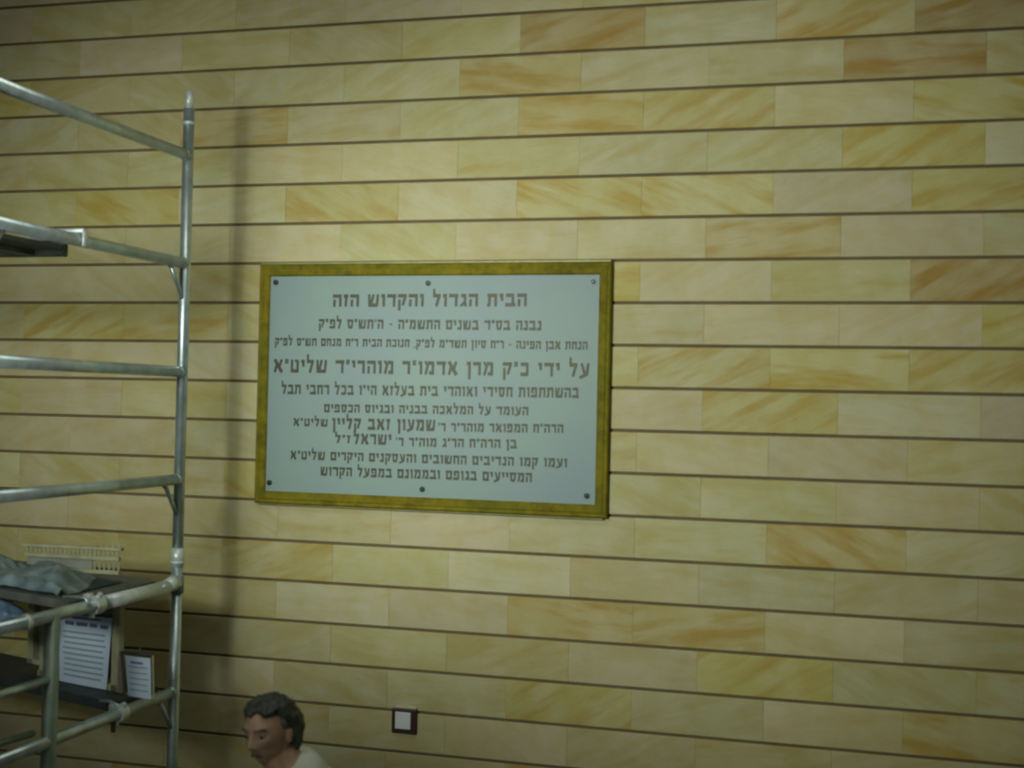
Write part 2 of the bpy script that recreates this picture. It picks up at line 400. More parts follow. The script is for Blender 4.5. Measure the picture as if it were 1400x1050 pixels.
# ---------------------------------------------------------------- light switch
sw = empty('light_switch', (-1.115, 0, .986), 'small white light switch in a square dark brown frame low on the stone wall', 'switch')
sx0, sx1, sz0, sz1 = -1.180, -1.050, .984, 1.106
bm = bmesh.new(); box(bm, (sx0, -.016, sz0), (sx1, .001, sz1), .006, 2); world_part('frame', bm, M['switchframe'], sw)
bm = bmesh.new(); box(bm, (sx0 + .020, -.021, sz0 + .024), (sx1 - .030, -.010, sz1 - .016), .003, 2); world_part('rocker', bm, M['white'], sw, label='white rocker')
bm = bmesh.new(); box(bm, (sx0 + .014, -.013, sz1), (sx1 - .002, .004, sz1 + .013), .004, 2); world_part('top_plate', bm, M['cream'], sw, label='pale cream edge above the frame')

# ---------------------------------------------------------------- scaffold tower
TX = -2.051; YF_, YI, YN = -.575, -1.530, -2.030
RT = .0254; BAY = 1.8
tw = empty('scaffold_tower', (TX, YF_, 0), 'aluminium scaffold tower of ladder-like tube frames standing left of the plaque', 'scaffold')
def up_tube(y, z0, z1, r=RT, mat='alu', name='upright', x=TX, **k):
    bm = bmesh.new(); tube(bm, (x, y, z0), (x, y, z1), r, n=24); return world_part(name, bm, M[mat], tw, True, **k)
RUNGS = (3.735, 3.228, 2.719, 2.2185)
def frame_at(x, seen):
    for y in (YF_, YN):
        # upper frame post with spigot
        up_tube(y, 1.84, 3.955, x=x)
        bm = bmesh.new(); tube(bm, (x, y, 3.955), (x, y, 4.035), .0212, .0195, 20)
        world_part('spigot', bm, M['alu_pale'], tw, True)
        bm = bmesh.new(); tube(bm, (x, y, 3.878), (x, y, 3.893), RT + .003, n=24)
        world_part('spigot_ring', bm, M['alu_pale'], tw, True)
        up_tube(y, .08, 1.838, x=x)
        bm = bmesh.new(); tube(bm, (x, y, 1.815), (x, y, 1.898), RT + .0045, n=24)
        tube(bm, (x - .03, y, 1.872), (x + .03, y, 1.872), .006, n=10)
        tube(bm, (x, y, 1.826), (x, y, 1.836), RT + .008, n=24)
        world_part('joint_collar', bm, M['alu_pale'], tw, True)
        bm = bmesh.new(); tube(bm, (x, y, 0), (x, y, .012), .06, n=24); tube(bm, (x, y, .012), (x, y, .085), .016, n=14); tube(bm, (x, y, .06), (x, y, .085), .032, n=8)
        world_part('foot_plate', bm, M['alu'], tw)
    for z in RUNGS:
        bm = bmesh.new(); tube(bm, (x, YF_, z), (x, YN, z), RT, n=24); world_part('rung', bm, M['alu'], tw, True)
    for z in (1.727, 1.231, .60, .20):
        bm = bmesh.new(); tube(bm, (x, YF_, z), (x, YN, z), RT * .98, n=24); world_part('rung', bm, M['alu'], tw, True)
    # inner post of the ladder section with its short rungs
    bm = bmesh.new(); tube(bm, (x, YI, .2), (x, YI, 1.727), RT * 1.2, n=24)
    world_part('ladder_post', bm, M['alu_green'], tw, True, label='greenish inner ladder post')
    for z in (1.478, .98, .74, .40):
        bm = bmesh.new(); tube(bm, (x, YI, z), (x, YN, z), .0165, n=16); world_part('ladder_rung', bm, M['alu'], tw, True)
    # corner gussets
    for z in (3.228, 2.2185, 1.231):
        for y, s in ((YF_, -1), (YN, 1)):
            bm = bmesh.new(); tube(bm, (x, y + s * .13, z - .018), (x, y + s * .016, z - .165), .0105, n=12)
            tube(bm, (x, y + s * .145, z - .004), (x, y + s * .125, z - .028), .013, n=12)
            world_part('corner_brace', bm, M['alu'], tw, True)
    # weld collars
    for z in RUNGS + (1.727, 1.231):
        for y, s in ((YF_, -1), (YN, 1)):
            bm = bmesh.new(); tube(bm, (x, y + s * .022, z), (x, y + s * .040, z), RT + .003, RT + .0015, 20)
            world_part('weld_collar', bm, M['alu'], tw, True)
frame_at(TX, True)
frame_at(TX - BAY, False)
# rung sleeve and clamps on the guard rung seen at the lower platform
bm = bmesh.new(); tube(bm, (TX, -.66, 1.727), (TX, -1.17, 1.727), RT + .005, n=24)
world_part('rung_sleeve', bm, M['alu_pale'], tw, True, label='pale sleeve on the rung by the upright')
bm = bmesh.new(); tube(bm, (TX, -.590, 1.742), (TX, -.66, 1.732), RT + .010, RT + .006, n=18); tube(bm, (TX + .02, -.735, 1.742), (TX + .036, -.735, 1.742), .009, n=12)
world_part('rung_bolt', bm, M['alu_pale'], tw, True)
def clamp(y, z, big=1.0, lever=True):
    bm = bmesh.new()
    tube(bm, (TX, y - .028 * big, z), (TX, y + .028 * big, z), RT + .014 * big, n=20)
    box(bm, (TX - .05 * big, y - .018, z - .012), (TX - .02, y + .018, z + .045 * big), .004)
    tube(bm, (TX + .012, y, z + .024), (TX + .024, y, z + .050 * big), .011 * big, n=10)
    if lever: box(bm, (TX - .006, y - .040, z - .052 * big), (TX + .014, y - .022, z + .015), .004)
    return world_part('clamp', bm, M['alu_pale'], tw, label='pale cast clamp')
clamp(-1.235, 1.727, 1.0); clamp(-1.03, 1.231, .9); 
bm = bmesh.new(); tube(bm, (TX, -1.690, 1.727), (TX, -1.712, 1.727), RT + .006, n=20)
world_part('rung_ring', bm, M['alu_pale'], tw, True)
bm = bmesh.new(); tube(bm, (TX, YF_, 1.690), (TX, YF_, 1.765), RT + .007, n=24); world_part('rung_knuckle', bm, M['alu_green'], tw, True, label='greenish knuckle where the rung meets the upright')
# knob under the low rung
bm = bmesh.new(); tube(bm, (TX, -1.075, 1.205), (TX, -1.075, 1.160), .012, .010, 10); world_part('wing_nut', bm, M['deckmetal'], tw, label='dark wing nut')
# plan brace tube clipped near the ladder post
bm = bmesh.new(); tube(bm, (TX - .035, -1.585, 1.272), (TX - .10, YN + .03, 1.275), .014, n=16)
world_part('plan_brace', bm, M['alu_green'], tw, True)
# horizontal and diagonal braces tie the two end frames
for y, z in ((YF_, .33), (YN, .33)):
    bm = bmesh.new(); tube(bm, (TX - .03, y + (.045 if y == YF_ else -.045), z), (TX - BAY + .03, y + (.045 if y == YF_ else -.045), z), .02, n=16); world_part('horizontal_brace', bm, M['alu'], tw, True)

# upper platform, hooked over the rung
dk = empty('scaffold_platform', (TX - .9, -1.75, 3.15), 'dark platform hooked on the high rung at the left edge of the photo', 'platform')
x0, x1 = TX - BAY + .055, TX - .055
yA, yB = -1.430, -2.000
zt = 3.214
bm = bmesh.new(); box(bm, (x0, yB + .03, zt - .028), (x1, yA - .03, zt - .010)); world_part('deck_board', bm, M['deck'], dk)
for y in (yA, yB):
    bm = bmesh.new(); box(bm, (x0, y - .02, zt - .052), (x1, y + .02, zt + .012), .004); world_part('side_rail', bm, M['deckmetal'], dk)
    for sx in (x1, x0):
        bm = bmesh.new()
        s = 1 if sx == x1 else -1
        xc = TX if s == 1 else TX - BAY
        a_, b_ = sorted((xc - s * .22, xc + s * .036))
        box(bm, (a_, y - .017, 3.2545), (b_, y + .017, 3.274), .004)
        a_, b_ = sorted((xc + s * .030, xc + s * .040))
        box(bm, (a_, y - .017, 3.200), (b_, y + .017, 3.262), .003)
        a_, b_ = sorted((xc - s * .22, xc - s * .06))
        box(bm, (a_, y - .014, zt + .010), (b_, y + .014, 3.258), .003)
        world_part('hook', bm, M['alu_pale'], dk, True, label='pale hook over the rung')
for k in range(5):
    xx = x0 + .2 + k * .33
    bm = bmesh.new(); box(bm, (xx, yB + .02, zt - .05), (xx + .04, yA - .02, zt - .029)); world_part('cross_bar', bm, M['deckmetal'], dk)

# boards lying askew on the rungs
def skew_board(name, A, B, width, zbot, th, ext_r, ext_l, mat, label):
    """A,B: two points along the near edge (left, right)"""
    d = (B - A); d.z = 0; d.normalize(); nrm = Vector((-d.y, d.x, 0))
    ang = math.atan2(d.y, d.x)
    o = B + d * ext_r
    root = empty(name, (B.x, B.y, zbot), label, 'board', rz=ang)
    return root, d, nrm, ang
lowA, lowB = Vector((-2.699, -.813, 0)), Vector((-1.993, -1.058, 0))
d = (lowB - lowA).normalized(); ang = math.atan2(d.y, d.x); nrm = Vector((-d.y, d.x, 0))
zb = 1.231 - .002; th = .045
def board_bm(P, dirv, nv, v0, v1, length, z0, z1, xend):
    # board along dirv from P, sides at offsets v0..v1, right end cut along the rung at x = xend, left end square
    bm = bmesh.new(); pts = []
    for v in (v0, v1):
        e = P + nv * v; pts.append(e + dirv * ((xend - e.x) / dirv.x))
    pts += [P + nv * v1 - dirv * length, P + nv * v0 - dirv * length]
    lo = [bm.verts.new((p_.x, p_.y, z0)) for p_ in pts]; hi = [bm.verts.new((p_.x, p_.y, z1)) for p_ in pts]
    for k in range(4): bm.faces.new((lo[k], lo[(k + 1) % 4], hi[(k + 1) % 4], hi[k]))
    bm.faces.new(lo); bm.faces.new(hi)
    bmesh.ops.bevel(bm, geom=bm.edges[:], offset=.003, segments=1, affect='EDGES', profile=.5)
    return bm
XE = TX - RT - .006
lb = empty('scaffold_board', (lowB.x, lowB.y, zb), 'dark board lying askew at the low rung, carrying the two white notices', 'board')
world_part('board', board_bm(lowB, d, nrm, 0, .34, 1.85, zb, zb + th, XE), M['darkboard'], lb)
for v_ in (.02,):
    e = lowB + nrm * v_; bm = bmesh.new()
    path_tube(bm, [(XE - .06, e.y, zb + th + .004), (XE - .01, e.y, zb + th + .006), (TX, e.y, 1.231 + RT + .009), (TX + RT + .008, e.y, 1.236)], .007, 8)
    world_part('hook', bm, M['alu'], lb, True)
upA, upB = Vector((-2.531, -1.215, 0)), Vector((-2.008, -1.407, 0))
d2 = (upB - upA).normalized(); ang2 = math.atan2(d2.y, d2.x); n2 = Vector((-d2.y, d2.x, 0))
zb2 = 1.722
ub = empty('plank_platform', (upB.x, upB.y, zb2), 'dark grey planks lying askew beside the rung under the crumpled dust sheet', 'platform')
for k in range(3):
    world_part('plank', board_bm(upB, d2, n2, .002 + k * .212, .208 + k * .212, 2.0, zb2, zb2 + .038, XE), M['deck'], ub)
for v_ in (.10,):
    e = upB + n2 * v_; bm = bmesh.new()
    path_tube(bm, [(XE - .07, e.y, zb2 + .043), (XE - .01, e.y, zb2 + .046), (TX, e.y, 1.727 + RT + .015), (TX + RT + .013, e.y, 1.730)], .007, 8)
    world_part('hook', bm, M['alu'], ub, True)

# crumpled dust sheet on the planks
def sheet(name, u0, u1, v0, v1, fn, mat, nu=60, nv=36, th=.004):
    bm = bmesh.new(); g = []
    for i in range(nu + 1):
        g.append([bm.verts.new(fn(u0 + (u1 - u0) * i / nu, v0 + (v1 - v0) * j / nv)) for j in range(nv + 1)])
    for i in range(nu):
        for j in range(nv): bm.faces.new((g[i][j], g[i + 1][j], g[i + 1][j + 1], g[i][j + 1]))
    bmesh.ops.solidify(bm, geom=bm.faces[:], thickness=th)
    return obj(name, bm, mat, smooth=True)
def fn(u, v):
    # u along the plank (negative = left), v across it
    a = u * 4.1; b = v * 6
    h = .020 + .075 * max(0, noise.noise(Vector((a, b, 3.1))) + .30) + .030 * abs(noise.noise(Vector((a * 3, b * 3, 9))))
    edge = min(1, (u + 1.3) / .15, (-.16 - .40 * v - u + .05 * math.sin(v * 9)) / .16, (v - .00) / .05, (.47 - v) / .10)
    e = max(0, min(1, edge))
    rim = .028 * math.exp(-((v - .035) / .022) ** 2) * (1 if u < -.12 else 0)
    uu = u - .40 * v * max(0, (u + 1.3) / 1.14)
    return Vector((uu, v, .040 + .005 + h * (e ** .6) + rim))
ds = sheet('dust_sheet', -1.30, -.16, .005, .48, fn, M['plastic'])
finish(ds, 'crumpled grey blue plastic dust sheet heaped on the planks behind the scaffold rung', 'plastic sheet')
ds.location = (upB.x, upB.y, zb2); ds.rotation_euler.z = ang2

# ---------------------------------------------------------------- notice stand and notices on the low board
zt_ = zb + th + .001
P0 = onZ(36, 921, zt_); P1 = onZ(162, 947, zt_)
sd = (P1 - P0).normalized(); sang = math.atan2(sd.y, sd.x); sn = Vector((-sd.y, sd.x, 0))   # sn points away from the camera
SL = (P1 - P0).length
def sz(x, y, off=0):
    p = onP(x, y, P0 + sn * off, sn) - P0
    return p.dot(sd), p.z
stnd = empty('notice_stand', P0, 'pale wooden stand with a carved crest, propped behind the scaffold rung', 'stand', rz=sang)
def sbox(name, s0, s1, z0, z1, y0, y1, mat, bev=.002, parent=None, **k):
    bm = bmesh.new(); box(bm, (s0, y0, z0), (s1, y1, z1), bev)
    return obj(name, bm, M[mat], parent or stnd, **k)
ZT = zb2 - .026 - P0.z
s_a = sz(45, 880)[0]; s_b = sz(54, 880)[0]; s_c = sz(63, 880)[0]
sR = sz(163, 860)[0]; sQ = sz(153, 860)[0]
sbox('post', 0, s_a, .05, ZT, 0, .03, 'standwood')
sbox('post', s_b, s_c, 0, ZT, 0, .03, 'standwood')
sbox('post', sQ, sR, 0, ZT, 0, .03, 'standwood')
sbox('bottom_rail', s_b - .01, sR, 0, .03, .0, .03, 'standwood')
sbox('shelf', 0, s_b, .05, .075, 0, .03, 'standwood')
sbox('back_panel', s_a * .5, sR - .01, .045, ZT - .01, .031, .042, 'standpanel', label='grey back panel')
sbox('top_rail', -.01, sR + .008, ZT, ZT + .020, -.012, .04, 'standwood', .004)
# carved openwork gallery standing on the far side of the planks
zg = zb2 + .0395
g0, g1_ = onZ(34, 779, zg), onZ(163, 786, zg)
gd = (g1_ - g0).normalized(); GL = (g1_ - g0).length
gl = empty('carved_gallery', g0, 'pale openwork wooden gallery with small spindles, behind the dust sheet on the planks', 'woodwork', rz=math.atan2(gd.y, gd.x))
gl.scale.z = 1.3
def gbox(name, a, b, y0=-.008, y1=.012, mat='standwood'):
    bm = bmesh.new(); box(bm, (a[0], y0, a[1]), (b[0], y1, b[1]), .002); return obj(name, bm, M[mat], gl)
gbox('bottom_rail', (0, 0), (GL, .014)); gbox('middle_rail', (0, .050), (GL, .064), -.010, .014)
gbox('top_rail', (-.012, .086), (GL + .012, .098), -.014, .018)
gbox('panel', (.01, .014), (GL * .72, .050), -.002, .006, 'standpanel')
NS = 22
for k in range(NS):
    s_ = .012 + (GL - .024) * k / (NS - 1)
    bm = bmesh.new(); tube(bm, (s_, .002, .063), (s_, .002, .075), .0035, .0065, 8); tube(bm, (s_, .002, .075), (s_, .002, .087), .0065, .0035, 8)
    obj('spindle', bm, M['standwood'], gl)
for k in range(6):
    s_ = GL * .74 + (GL * .25) * k / 5
    bm = bmesh.new(); tube(bm, (s_, .002, .013), (s_, .002, .051), .0045, .0035, 8); obj('baluster', bm, M['standwood'], gl)
for k in range(5):
    s_ = GL * .74 + (GL * .25) * k / 4
    bm = bmesh.new(); tube(bm, (s_, .002, .097), (s_, .002, .112 + .010 * (k % 2)), .0045, .002, 8); obj('finial', bm, M['standwood'], gl)
# big white notice
def notice(quad, label, lines, header, off, cat='notice'):
    (sa0, za0), (sa1, za1), (sb1, zb1), (sb0, zb0) = [sz(x, y, off) for x, y in quad]   # TL, TR, BR, BL
    za0, za1, zb1, zb0 = [max(z_, .002) for z_ in (za0, za1, zb1, zb0)]
    o = P0 + sn * off
    root = empty('printed_notice', o, label, cat, rz=sang)
    def q(u, v, y=0.0):
        a = Vector((sa0, y, za0)).lerp(Vector((sa1, y, za1)), u); b = Vector((sb0, y, zb0)).lerp(Vector((sb1, y, zb1)), u)
        r = a.lerp(b, v); r.y = y; return r
    def patch(u0, u1, v0, v1, y0, y1, curl=0):
        bm = bmesh.new(); N = 8; A = []; B = []
        for i in range(N + 1):
            u = u0 + (u1 - u0) * i / N; c = -curl * math.sin(PI * u)
            A.append([bm.verts.new(q(u, v, y0 + c)) for v in (v0, (v0 + v1) / 2, v1)])
            B.append([bm.verts.new(q(u, v, y1 + c)) for v in (v0, (v0 + v1) / 2, v1)])
        for i in range(N):
            for j in range(2):
                bm.faces.new((A[i][j], A[i + 1][j], A[i + 1][j + 1], A[i][j + 1])); bm.faces.new((B[i][j], B[i][j + 1], B[i + 1][j + 1], B[i + 1][j]))
            bm.faces.new((A[i][0], B[i][0], B[i + 1][0], A[i + 1][0])); bm.faces.new((A[i][2], A[i + 1][2], B[i + 1][2], B[i][2]))
        for i in (0, N):
            for j in range(2): bm.faces.new((A[i][j], A[i][j + 1], B[i][j + 1], B[i][j]))
        return bm
    obj('paper', patch(0, 1, 0, 1, -.003, -.001, .003), M['paper'], root)
    rg = random.Random(3)
    for (u0, u1, v0, v1) in header:      # blurred header words
        obj('header_print', patch(u0, u1, v0, v1, -.0040, -.0030, .003), M['ink'], root, label='blurred dark blue heading print')
    for k in range(lines):
        v = .24 + (.95 - .24) * k / max(1, lines)
        obj('print_line', patch(.07 + rg.random() * .04, .93 - rg.random() * .06, v, v + .028, -.0038, -.0030, .003), M['inkpale'], root)
    return root
notice([(82, 838), (154, 845), (146, 943), (82, 932)], 'larger white printed notice with a blue heading, leaning on the pale wooden stand', 9,
       [(.12, .30, .10, .155), (.34, .56, .10, .155), (.60, .74, .10, .155), (.80, .94, .11, .165), (.25, .8, .03, .055)], -.006)
nt2 = notice([(172, 896), (206, 900), (207, 956), (176, 951)], 'smaller white notice in a thin dark frame, right of the larger notice', 5,
       [(.2, .72, .12, .17)], -.03)
p = nt2
(fa, za), (fb, zb_), (fc, zc_), (fd, zd) = [sz(x, y, -.03) for x, y in ((165, 892), (208, 896), (209, 957), (171, 951))]
def bar(name, a, b, r, mat):
    a = (a[0], max(a[1], r + .001)); b = (b[0], max(b[1], r + .001))
    bm = bmesh.new(); tube(bm, (a[0], .004, a[1]), (b[0], .004, b[1]), r, n=10); obj(name, bm, M[mat], p)
bar('frame_bar', (fa, za), (fb, zb_), .007, 'darkboard'); bar('frame_bar', (fa, za), (fd, zd + .004), .007, 'darkboard')
bar('frame_bar', (fb, zb_), (fc, zc_ + .004), .004, 'standwood'); bar('frame_bar', (fd, zd + .008), (fc, zc_ + .008), .004, 'standwood')
(ca, cza), (cb, czb) = sz(190, 886, -.03), sz(192, 899, -.03)
bar('clip', (ca, cza), (cb, czb), .006, 'darkboard')
# low slatted rack between the two notices
rb, rz1 = sz(172, 890, .01); ra = sR + .004
rk = empty('wooden_rack', P0 + sn * .004, 'narrow pinkish wooden slats standing between the two white notices', 'rack', rz=sang)
M['pinkwood'] = simple('pinkish_wood', (.34, .29, .22), (.26, .22, .16), 10, .7)
for k in range(3):
    s0 = ra + (rb - ra) * k / 3
    bm = bmesh.new(); box(bm, (s0, -.012, 0), (s0 + (rb - ra) * .22, .006, rz1), .002); obj('slat', bm, M['pinkwood'], rk)
bm = bmesh.new(); box(bm, (ra, .0065, .02), (rb, .012, .04)); box(bm, (ra, .0065, rz1 - .04), (rb, .012, rz1 - .02)); obj('cross_strip', bm, M['pinkwood'], rk)
# blue bag hanging under the planks at the left edge
bm = bmesh.new()
bmesh.ops.create_uvsphere(bm, u_segments=40, v_segments=26, radius=1)
for v in bm.verts:
    c = v.co.copy(); n_ = noise.noise(c * 2.3) * .16 + noise.noise(c * 6) * .06
    w_ = 1 - .75 * max(0, c.z - .1)
    v.co = Vector((c.x * .115 * w_ * (1 + n_), c.y * .06 * w_ * (1 + n_), c.z * .075 * (1 + .5 * n_)))
bg_ = empty('blue_bag', onY(0, 838, -1.10), 'blue plastic bag hanging under the planks at the left edge of the photo', 'bag')
obj('bag_body', bm, M['bluebag'], bg_, True)
zk = zb2 - bg_.location.z
bm = bmesh.new(); path_tube(bm, [(-.02, 0, .05), (-.012, 0, zk - .012), (0, 0, zk - .001), (.012, 0, zk - .012), (.02, 0, .05)], .004, 8)
obj('handle', bm, M['bluebag'], bg_, True)

# ---------------------------------------------------------------- person
def voxel(name, bm, vox, mat, parent, smooth_it=3, **k):
    me = bpy.data.meshes.new(name); bm.to_mesh(me); bm.free()
    o = bpy.data.objects.new(name, me); COL.objects.link(o)
    md = o.modifiers.new('r', 'REMESH'); md.mode = 'VOXEL'; md.voxel_size = vox; md.use_smooth_shade = True
    if smooth_it:
        ms = o.modifiers.new('s', 'SMOOTH'); ms.iterations = smooth_it; ms.factor = .5
    dg = bpy.context.evaluated_depsgraph_get(); dg.update()
    me2 = bpy.data.meshes.new_from_object(o.evaluated_get(dg))
    bpy.data.objects.remove(o); bpy.data.meshes.remove(me)
    me2.materials.clear(); me2.materials.append(mat); me2.name = name
    for p_ in me2.polygons: p_.use_smooth = True
    o = bpy.data.objects.new(name, me2); COL.objects.link(o)
    if parent: o.parent = parent
    return finish(o, **k)
def cap(bm, a, b, ra, rb, n=20):
    a = Vector(a); b = Vector(b); tube(bm, a, b, ra, rb, n)
    for p_, r in ((a, ra), (b, rb)):
        bmesh.ops.create_uvsphere(bm, u_segments=n, v_segments=12, radius=r, matrix=Matrix.Translation(p_))
def ell(bm, c, r, R=None, n=24):
    m_ = Matrix.Translation(Vector(c)) @ (R.to_4x4() if R else Matrix.Identity(4)) @ Matrix.Diagonal((*r, 1))
    bmesh.ops.create_uvsphere(bm, u_segments=n, v_segments=16, radius=1, matrix=m_)
PD = 4.35
HC = dep(369, 998, PD)          # head centre
HC.z -= 0
# face direction and body direction
fdir = Vector((-.22, -.96, -.08)).normalized()
side = Vector((0, 0, 1)).cross(fdir).normalized()   # person's left
side = (side + Vector((0, 0, .10))).normalized()
hup = fdir.cross(side).normalized()
HR = Matrix((side, -fdir, hup)).transposed()     # local x=left ear, local -y=face, z=up
if (HR @ Vector((0, 0, 1))).z < 0: raise RuntimeError('head flipped')
def gss(p_, c, s): 
    d_ = sum(((p_[i] - c[i]) / s[i]) ** 2 for i in range(3)); return math.exp(-d_)
def headpt(u):
    """u unit direction, local frame face = -y; returns local point in metres (head height .235)"""
    x, y, z = u
    rx = .074 - .014 * max(0, -z) ** 1.2; ry = .094; rz = .112 if z < 0 else .108
    p_ = Vector((x * rx, y * ry, z * rz))
    if z < 0 and y > 0: p_.y *= 1 - .30 * min(1, -z * 1.3)
    if y < 0:
        p_.x *= 1 - .22 * max(0, -z) ** 1.5
    q = Vector((p_.x, p_.y, p_.z))
    d_ = 0.0
    if y < 0:
        ax = abs(q.x)
        f = 0
        f += .020 * gss((ax, q.z, 0), (0, -.030, 0), (.014, .014, 1))       # nose tip
        f += .013 * gss((ax, q.z, 0), (0, -.008, 0), (.010, .022, 1))        # nose bridge
        f += .008 * gss((ax, q.z, 0), (.014, -.036, 0), (.009, .008, 1))     # nostril wings
        f -= .013 * gss((ax, q.z, 0), (.031, .004, 0), (.016, .011, 1))      # eye sockets
        f += .007 * gss((ax, q.z, 0), (.028, .026, 0), (.024, .008, 1))      # brow
        f += .006 * gss((ax, q.z, 0), (.045, -.022, 0), (.018, .015, 1))     # cheekbone
        f -= .006 * gss((ax, q.z, 0), (.042, -.052, 0), (.014, .020, 1))     # hollow cheek
        f += .007 * gss((ax, q.z, 0), (0, -.060, 0), (.022, .012, 1))        # lips
        f -= .004 * gss((ax, q.z, 0), (0, -.060, 0), (.022, .003, 1))        # mouth line
        f += .012 * gss((ax, q.z, 0), (0, -.098, 0), (.022, .016, 1))        # chin
        p_.y -= f
    p_.x += math.copysign(.004 * gss((abs(q.x), q.y, q.z), (.06, -.01, -.075), (.03, .03, .02)), p_.x if p_.x else 1)
    return p_
def headmesh(bm, fnc, nu=72, nv=52):
    r = bmesh.ops.create_uvsphere(bm, u_segments=nu, v_segments=nv, radius=1)
    for v in r['verts']: v.co = HC + HR @ fnc(v.co.normalized())
def H(x, y, z): return HC + HR @ Vector((x, y, z))
bdir = Vector((-.86, -.50, 0)).normalized(); bside = Vector((0, 0, 1)).cross(bdir)    # person's left
neck0 = H(0, .030, -.075)
C7 = HC + Vector((.110, .03, -.120))
chest = C7 - bdir * .05 + Vector((0, 0, -.24)); waist = C7 - bdir * .13 + Vector((0, 0, -.44)); pelvis = C7 - bdir * .17 + Vector((0, 0, -.62))
shL = C7 + bside * .175 + Vector((0, 0, -.055)) - bdir * .01; shR = C7 - bside * .175 + Vector((0, 0, -.055)) - bdir * .01
zs = pelvis.z
def limb_pts():
    out = {}
    for s, sh in ((1, shL), (-1, shR)):
        el = sh + bside * (s * .06) - bdir * .03 + Vector((0, 0, -.27)); wr = el + bdir * .13 + Vector((0, 0, -.20)) + bside * (s * -.01)
        hip = pelvis + bside * (s * .085); knee = hip + bdir * (.12 + .04 * s) + Vector((0, 0, -(hip.z - .10) * .5)); 
        ank = Vector((pelvis.x, pelvis.y, .09)) + bside * (s * .10) + bdir * (.06 + .10 * s)
        out[s] = (sh, el, wr, hip, knee, ank)
    return out
LP = limb_pts()
person = empty('person', (pelvis.x, pelvis.y, 0), 'man with dark greying hair and a white shirt, head turned down to the left', 'person')
bm = bmesh.new()
headmesh(bm, headpt)
for s in (1, -1):   # ears
    ell(bm, H(s * .074, .012, -.012), (.007, .018, .031), HR @ Matrix.Rotation(.25 * s, 3, 'Z'), 16)
    ell(bm, H(s * .078, .018, -.004), (.006, .014, .022), HR @ Matrix.Rotation(.5 * s, 3, 'Z'), 16)
cap(bm, neck0, C7 + bdir * .02 + Vector((0, 0, -.02)), .054, .056)
cap(bm, H(0, .0, -.085), C7 + bdir * .05 + Vector((0, 0, -.03)), .045, .05)
BR = Matrix((bside, -bdir, Vector((0, 0, 1)))).transposed()
ell(bm, chest, (.165, .105, .23), BR); ell(bm, waist, (.145, .10, .20), BR); ell(bm, pelvis, (.165, .11, .14), BR)
cap(bm, C7 + Vector((0, 0, -.06)), shL, .050, .050); cap(bm, C7 + Vector((0, 0, -.06)), shR, .050, .050)
for s, (sh, el, wr, hip, knee, ank) in LP.items():
    cap(bm, sh, el, .050, .038); cap(bm, el, wr, .038, .026)
    cap(bm, hip, knee, .085, .055); cap(bm, knee, ank, .055, .036)
    cap(bm, ank + Vector((0, 0, -.045)), ank + bdir * .15 + Vector((0, 0, -.058)), .032, .028)
    # hand: palm, four fingers, thumb
    fd = (wr - el).normalized(); hd = (fd + Vector((0, 0, -.6))).normalized()
    ps = (bside - hd * bside.dot(hd)).normalized(); pw = hd.cross(ps).normalized()   # palm normal ps, width pw
    for k in range(4):
        o = (k - 1.5) * .020
        kn = wr + hd * .090 + pw * o
        cap(bm, wr + hd * .01 + pw * o * .6, kn, .015, .0115, 12)
        ln = (.072, .082, .077, .060)[k]; c1 = kn + hd * ln * .5 - ps * (s * .006)
        c2 = c1 + (hd - ps * s * .45).normalized() * ln * .30; c3 = c2 + (hd - ps * s * 1.0).normalized() * ln * .24
        cap(bm, kn, c1, .0092, .0086, 12); cap(bm, c1, c2, .0086, .008, 12); cap(bm, c2, c3, .008, .0068, 12)
    tb = wr + hd * .028 + pw * -.030; t1 = tb + (hd * .8 - pw * .75 - ps * s * .2).normalized() * .042
    cap(bm, tb + pw * .012, t1, .014, .011, 12); cap(bm, t1, t1 + (hd - pw * .25 - ps * s * .3).normalized() * .032, .011, .0085, 12)
bm.transform(Matrix.Translation(-person.location))
voxel('body', bm, .0045, M['skin'], person, 2)
# clothing shells
def rel(bm): bm.transform(Matrix.Translation(-person.location)); return bm
bm = bmesh.new()
ell(bm, chest, (.188, .128, .245), BR); ell(bm, waist, (.172, .125, .215), BR); ell(bm, pelvis + Vector((0, 0, .03)), (.182, .128, .12), BR)
for sh in (shL, shR): cap(bm, C7 + Vector((0, 0, -.045)), sh, .072, .078)
cap(bm, C7 - bdir * .012 + Vector((0, 0, -.025)), chest, .074, .09)
for s, (sh, el, wr, hip, knee, ank) in LP.items(): cap(bm, sh, sh.lerp(el, .75), .072, .064)
voxel('shirt', rel(bm), .010, M['shirt'], person, 4)
bm = bmesh.new()
path = [C7 + BR @ Vector((math.cos(a) * .070, math.sin(a) * .066, -.018 + .018 * math.sin(a))) for a in [2 * PI * k / 28 for k in range(29)]]
path_tube(bm, path, .013, 10)
obj('collar', rel(bm), M['shirt'], person, True)
bm = bmesh.new(); ell(bm, pelvis + Vector((0, 0, -.02)), (.180, .128, .13), BR)
for s, (sh, el, wr, hip, knee, ank) in LP.items(): cap(bm, hip, knee, .100, .074); cap(bm, knee, ank + Vector((0, 0, .0)), .074, .060)
voxel('trousers', rel(bm), .012, M['trousers'], person, 3)
for s, (sh, el, wr, hip, knee, ank) in LP.items():
    bm = bmesh.new(); g0 = Vector((ank.x, ank.y, 0))
    cap(bm, g0 - bdir * .03 + Vector((0, 0, .045)), g0 + bdir * .17 + Vector((0, 0, .038)), .044, .036)
    cap(bm, g0 + Vector((0, 0, .05)), g0 + Vector((0, 0, .10)), .046, .044)
    for v in bm.verts: v.co.z = max(v.co.z, .001)
    voxel('shoe', rel(bm), .008, M['shoe'], person, 2)
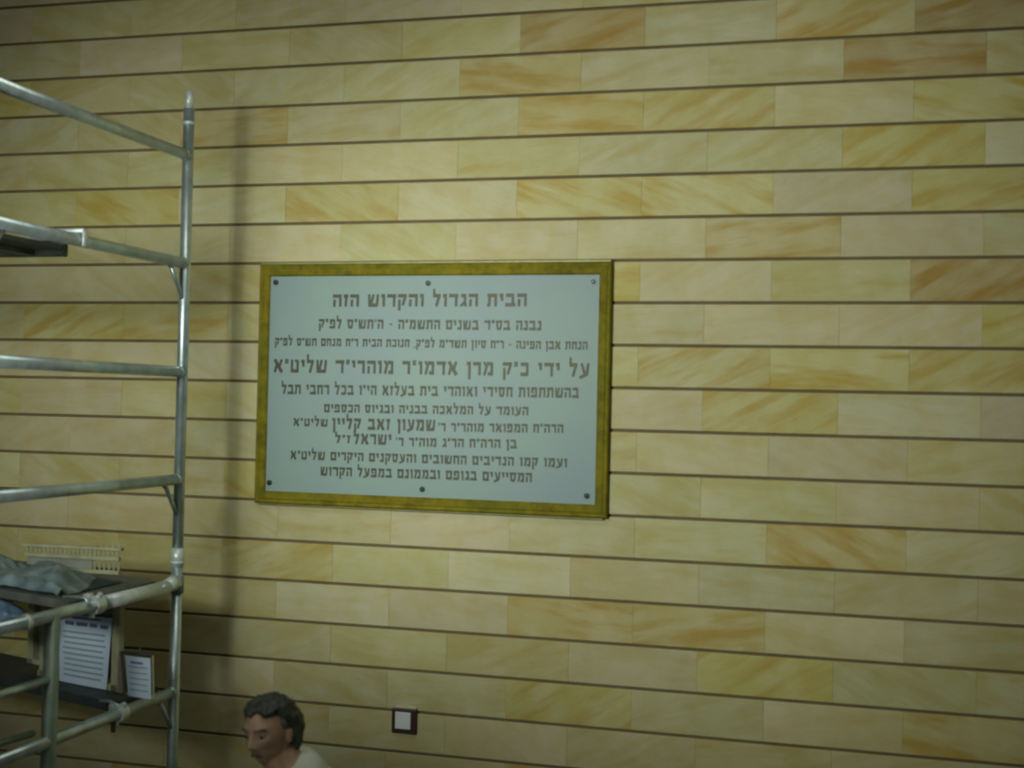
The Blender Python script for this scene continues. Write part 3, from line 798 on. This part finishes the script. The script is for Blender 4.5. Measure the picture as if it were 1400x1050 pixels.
# hair
def hairpt(u, seed=0.0):
    base = headpt(u); x, y, z = u
    # hairline: high forehead, over the ears, long at the nape
    hl = .56 if y < -.35 else (.56 + (y + .35) / .45 * (-.56 - .02) if y < .10 else -.02 - min(1, (y - .10) / .35) * .72)
    hl += .06 * math.sin(x * 9)
    if y < -.35: hl -= .04 * min(1, abs(x) / .6) ** 2
    t = (z - hl) / .12; t = max(0, min(1, t)); t = t * t * (3 - 2 * t)
    nz = noise.noise(Vector((x * 4, y * 4, z * 4))) * .007 + noise.noise(Vector((x * 14, y * 14, z * 6))) * .004 + noise.noise(Vector((x * 40, y * 40, z * 12))) * .0018
    thick = .012 + .010 * min(1, abs(x) * 1.4) * (1 if z < .85 else .4) + .014 * max(0, y) * (1 if z < .4 else .6) + .012 * max(0, -z) + nz
    nrm_ = Vector((base.x / .074 ** 2, base.y / .094 ** 2, base.z / .11 ** 2)).normalized()
    return base + nrm_ * (thick * t - .012 * (1 - t))
bm = bmesh.new(); headmesh(bm, hairpt, 120, 90)
obj('hair', rel(bm), M['hair'], person, True)
def sideburn(u):
    x, y, z = u
    base = headpt(u); nrm_ = Vector((base.x / .074 ** 2, base.y / .094 ** 2, base.z / .11 ** 2)).normalized()
    a = gss((abs(x), y, z), (.92, .0, .28), (.35, .30, .26)) + gss((abs(x), y, z), (.75, .60, -.35), (.45, .35, .28))
    t = max(0, min(1, (a - .35) / .3))
    nz = noise.noise(Vector((x * 12, y * 12, z * 12))) * .006
    return base + nrm_ * ((.0145 + .018 * max(0, y) + nz) * t - .014 * (1 - t))
bm = bmesh.new(); headmesh(bm, sideburn, 100, 70)
obj('side_hair', rel(bm), M['hairgrey'], person, True, label='greying hair at the sides')
for s in (1, -1):
    bm = bmesh.new(); ell(bm, H(s * .031, -.0735, .003), (.0125, .0080, .0070), HR, 20); obj('eye', rel(bm), M['eye'], person, True)
    bm = bmesh.new(); ell(bm, H(s * .031 , -.0825, .000), (.0055, .0035, .0055), HR, 14); obj('iris', rel(bm), M['iris'], person, True)
    bm = bmesh.new(); path_tube(bm, [H(s * (.013 + k * .0085), -.092 + .0035 * k, .0225 + .0025 * math.sin(k * PI / 4)) for k in range(5)], .0036, 8)
    obj('eyebrow', rel(bm), M['hair'], person, True)
bm = bmesh.new(); path_tube(bm, [H(-.016 + k * .0040, -.0825 - .0045 * math.sin(PI * k / 8) + .0, -.0605 + .001 * math.cos(PI * (k - 4) / 4)) for k in range(9)], .0042, 8)
obj('lips', rel(bm), M['lip'], person, True)
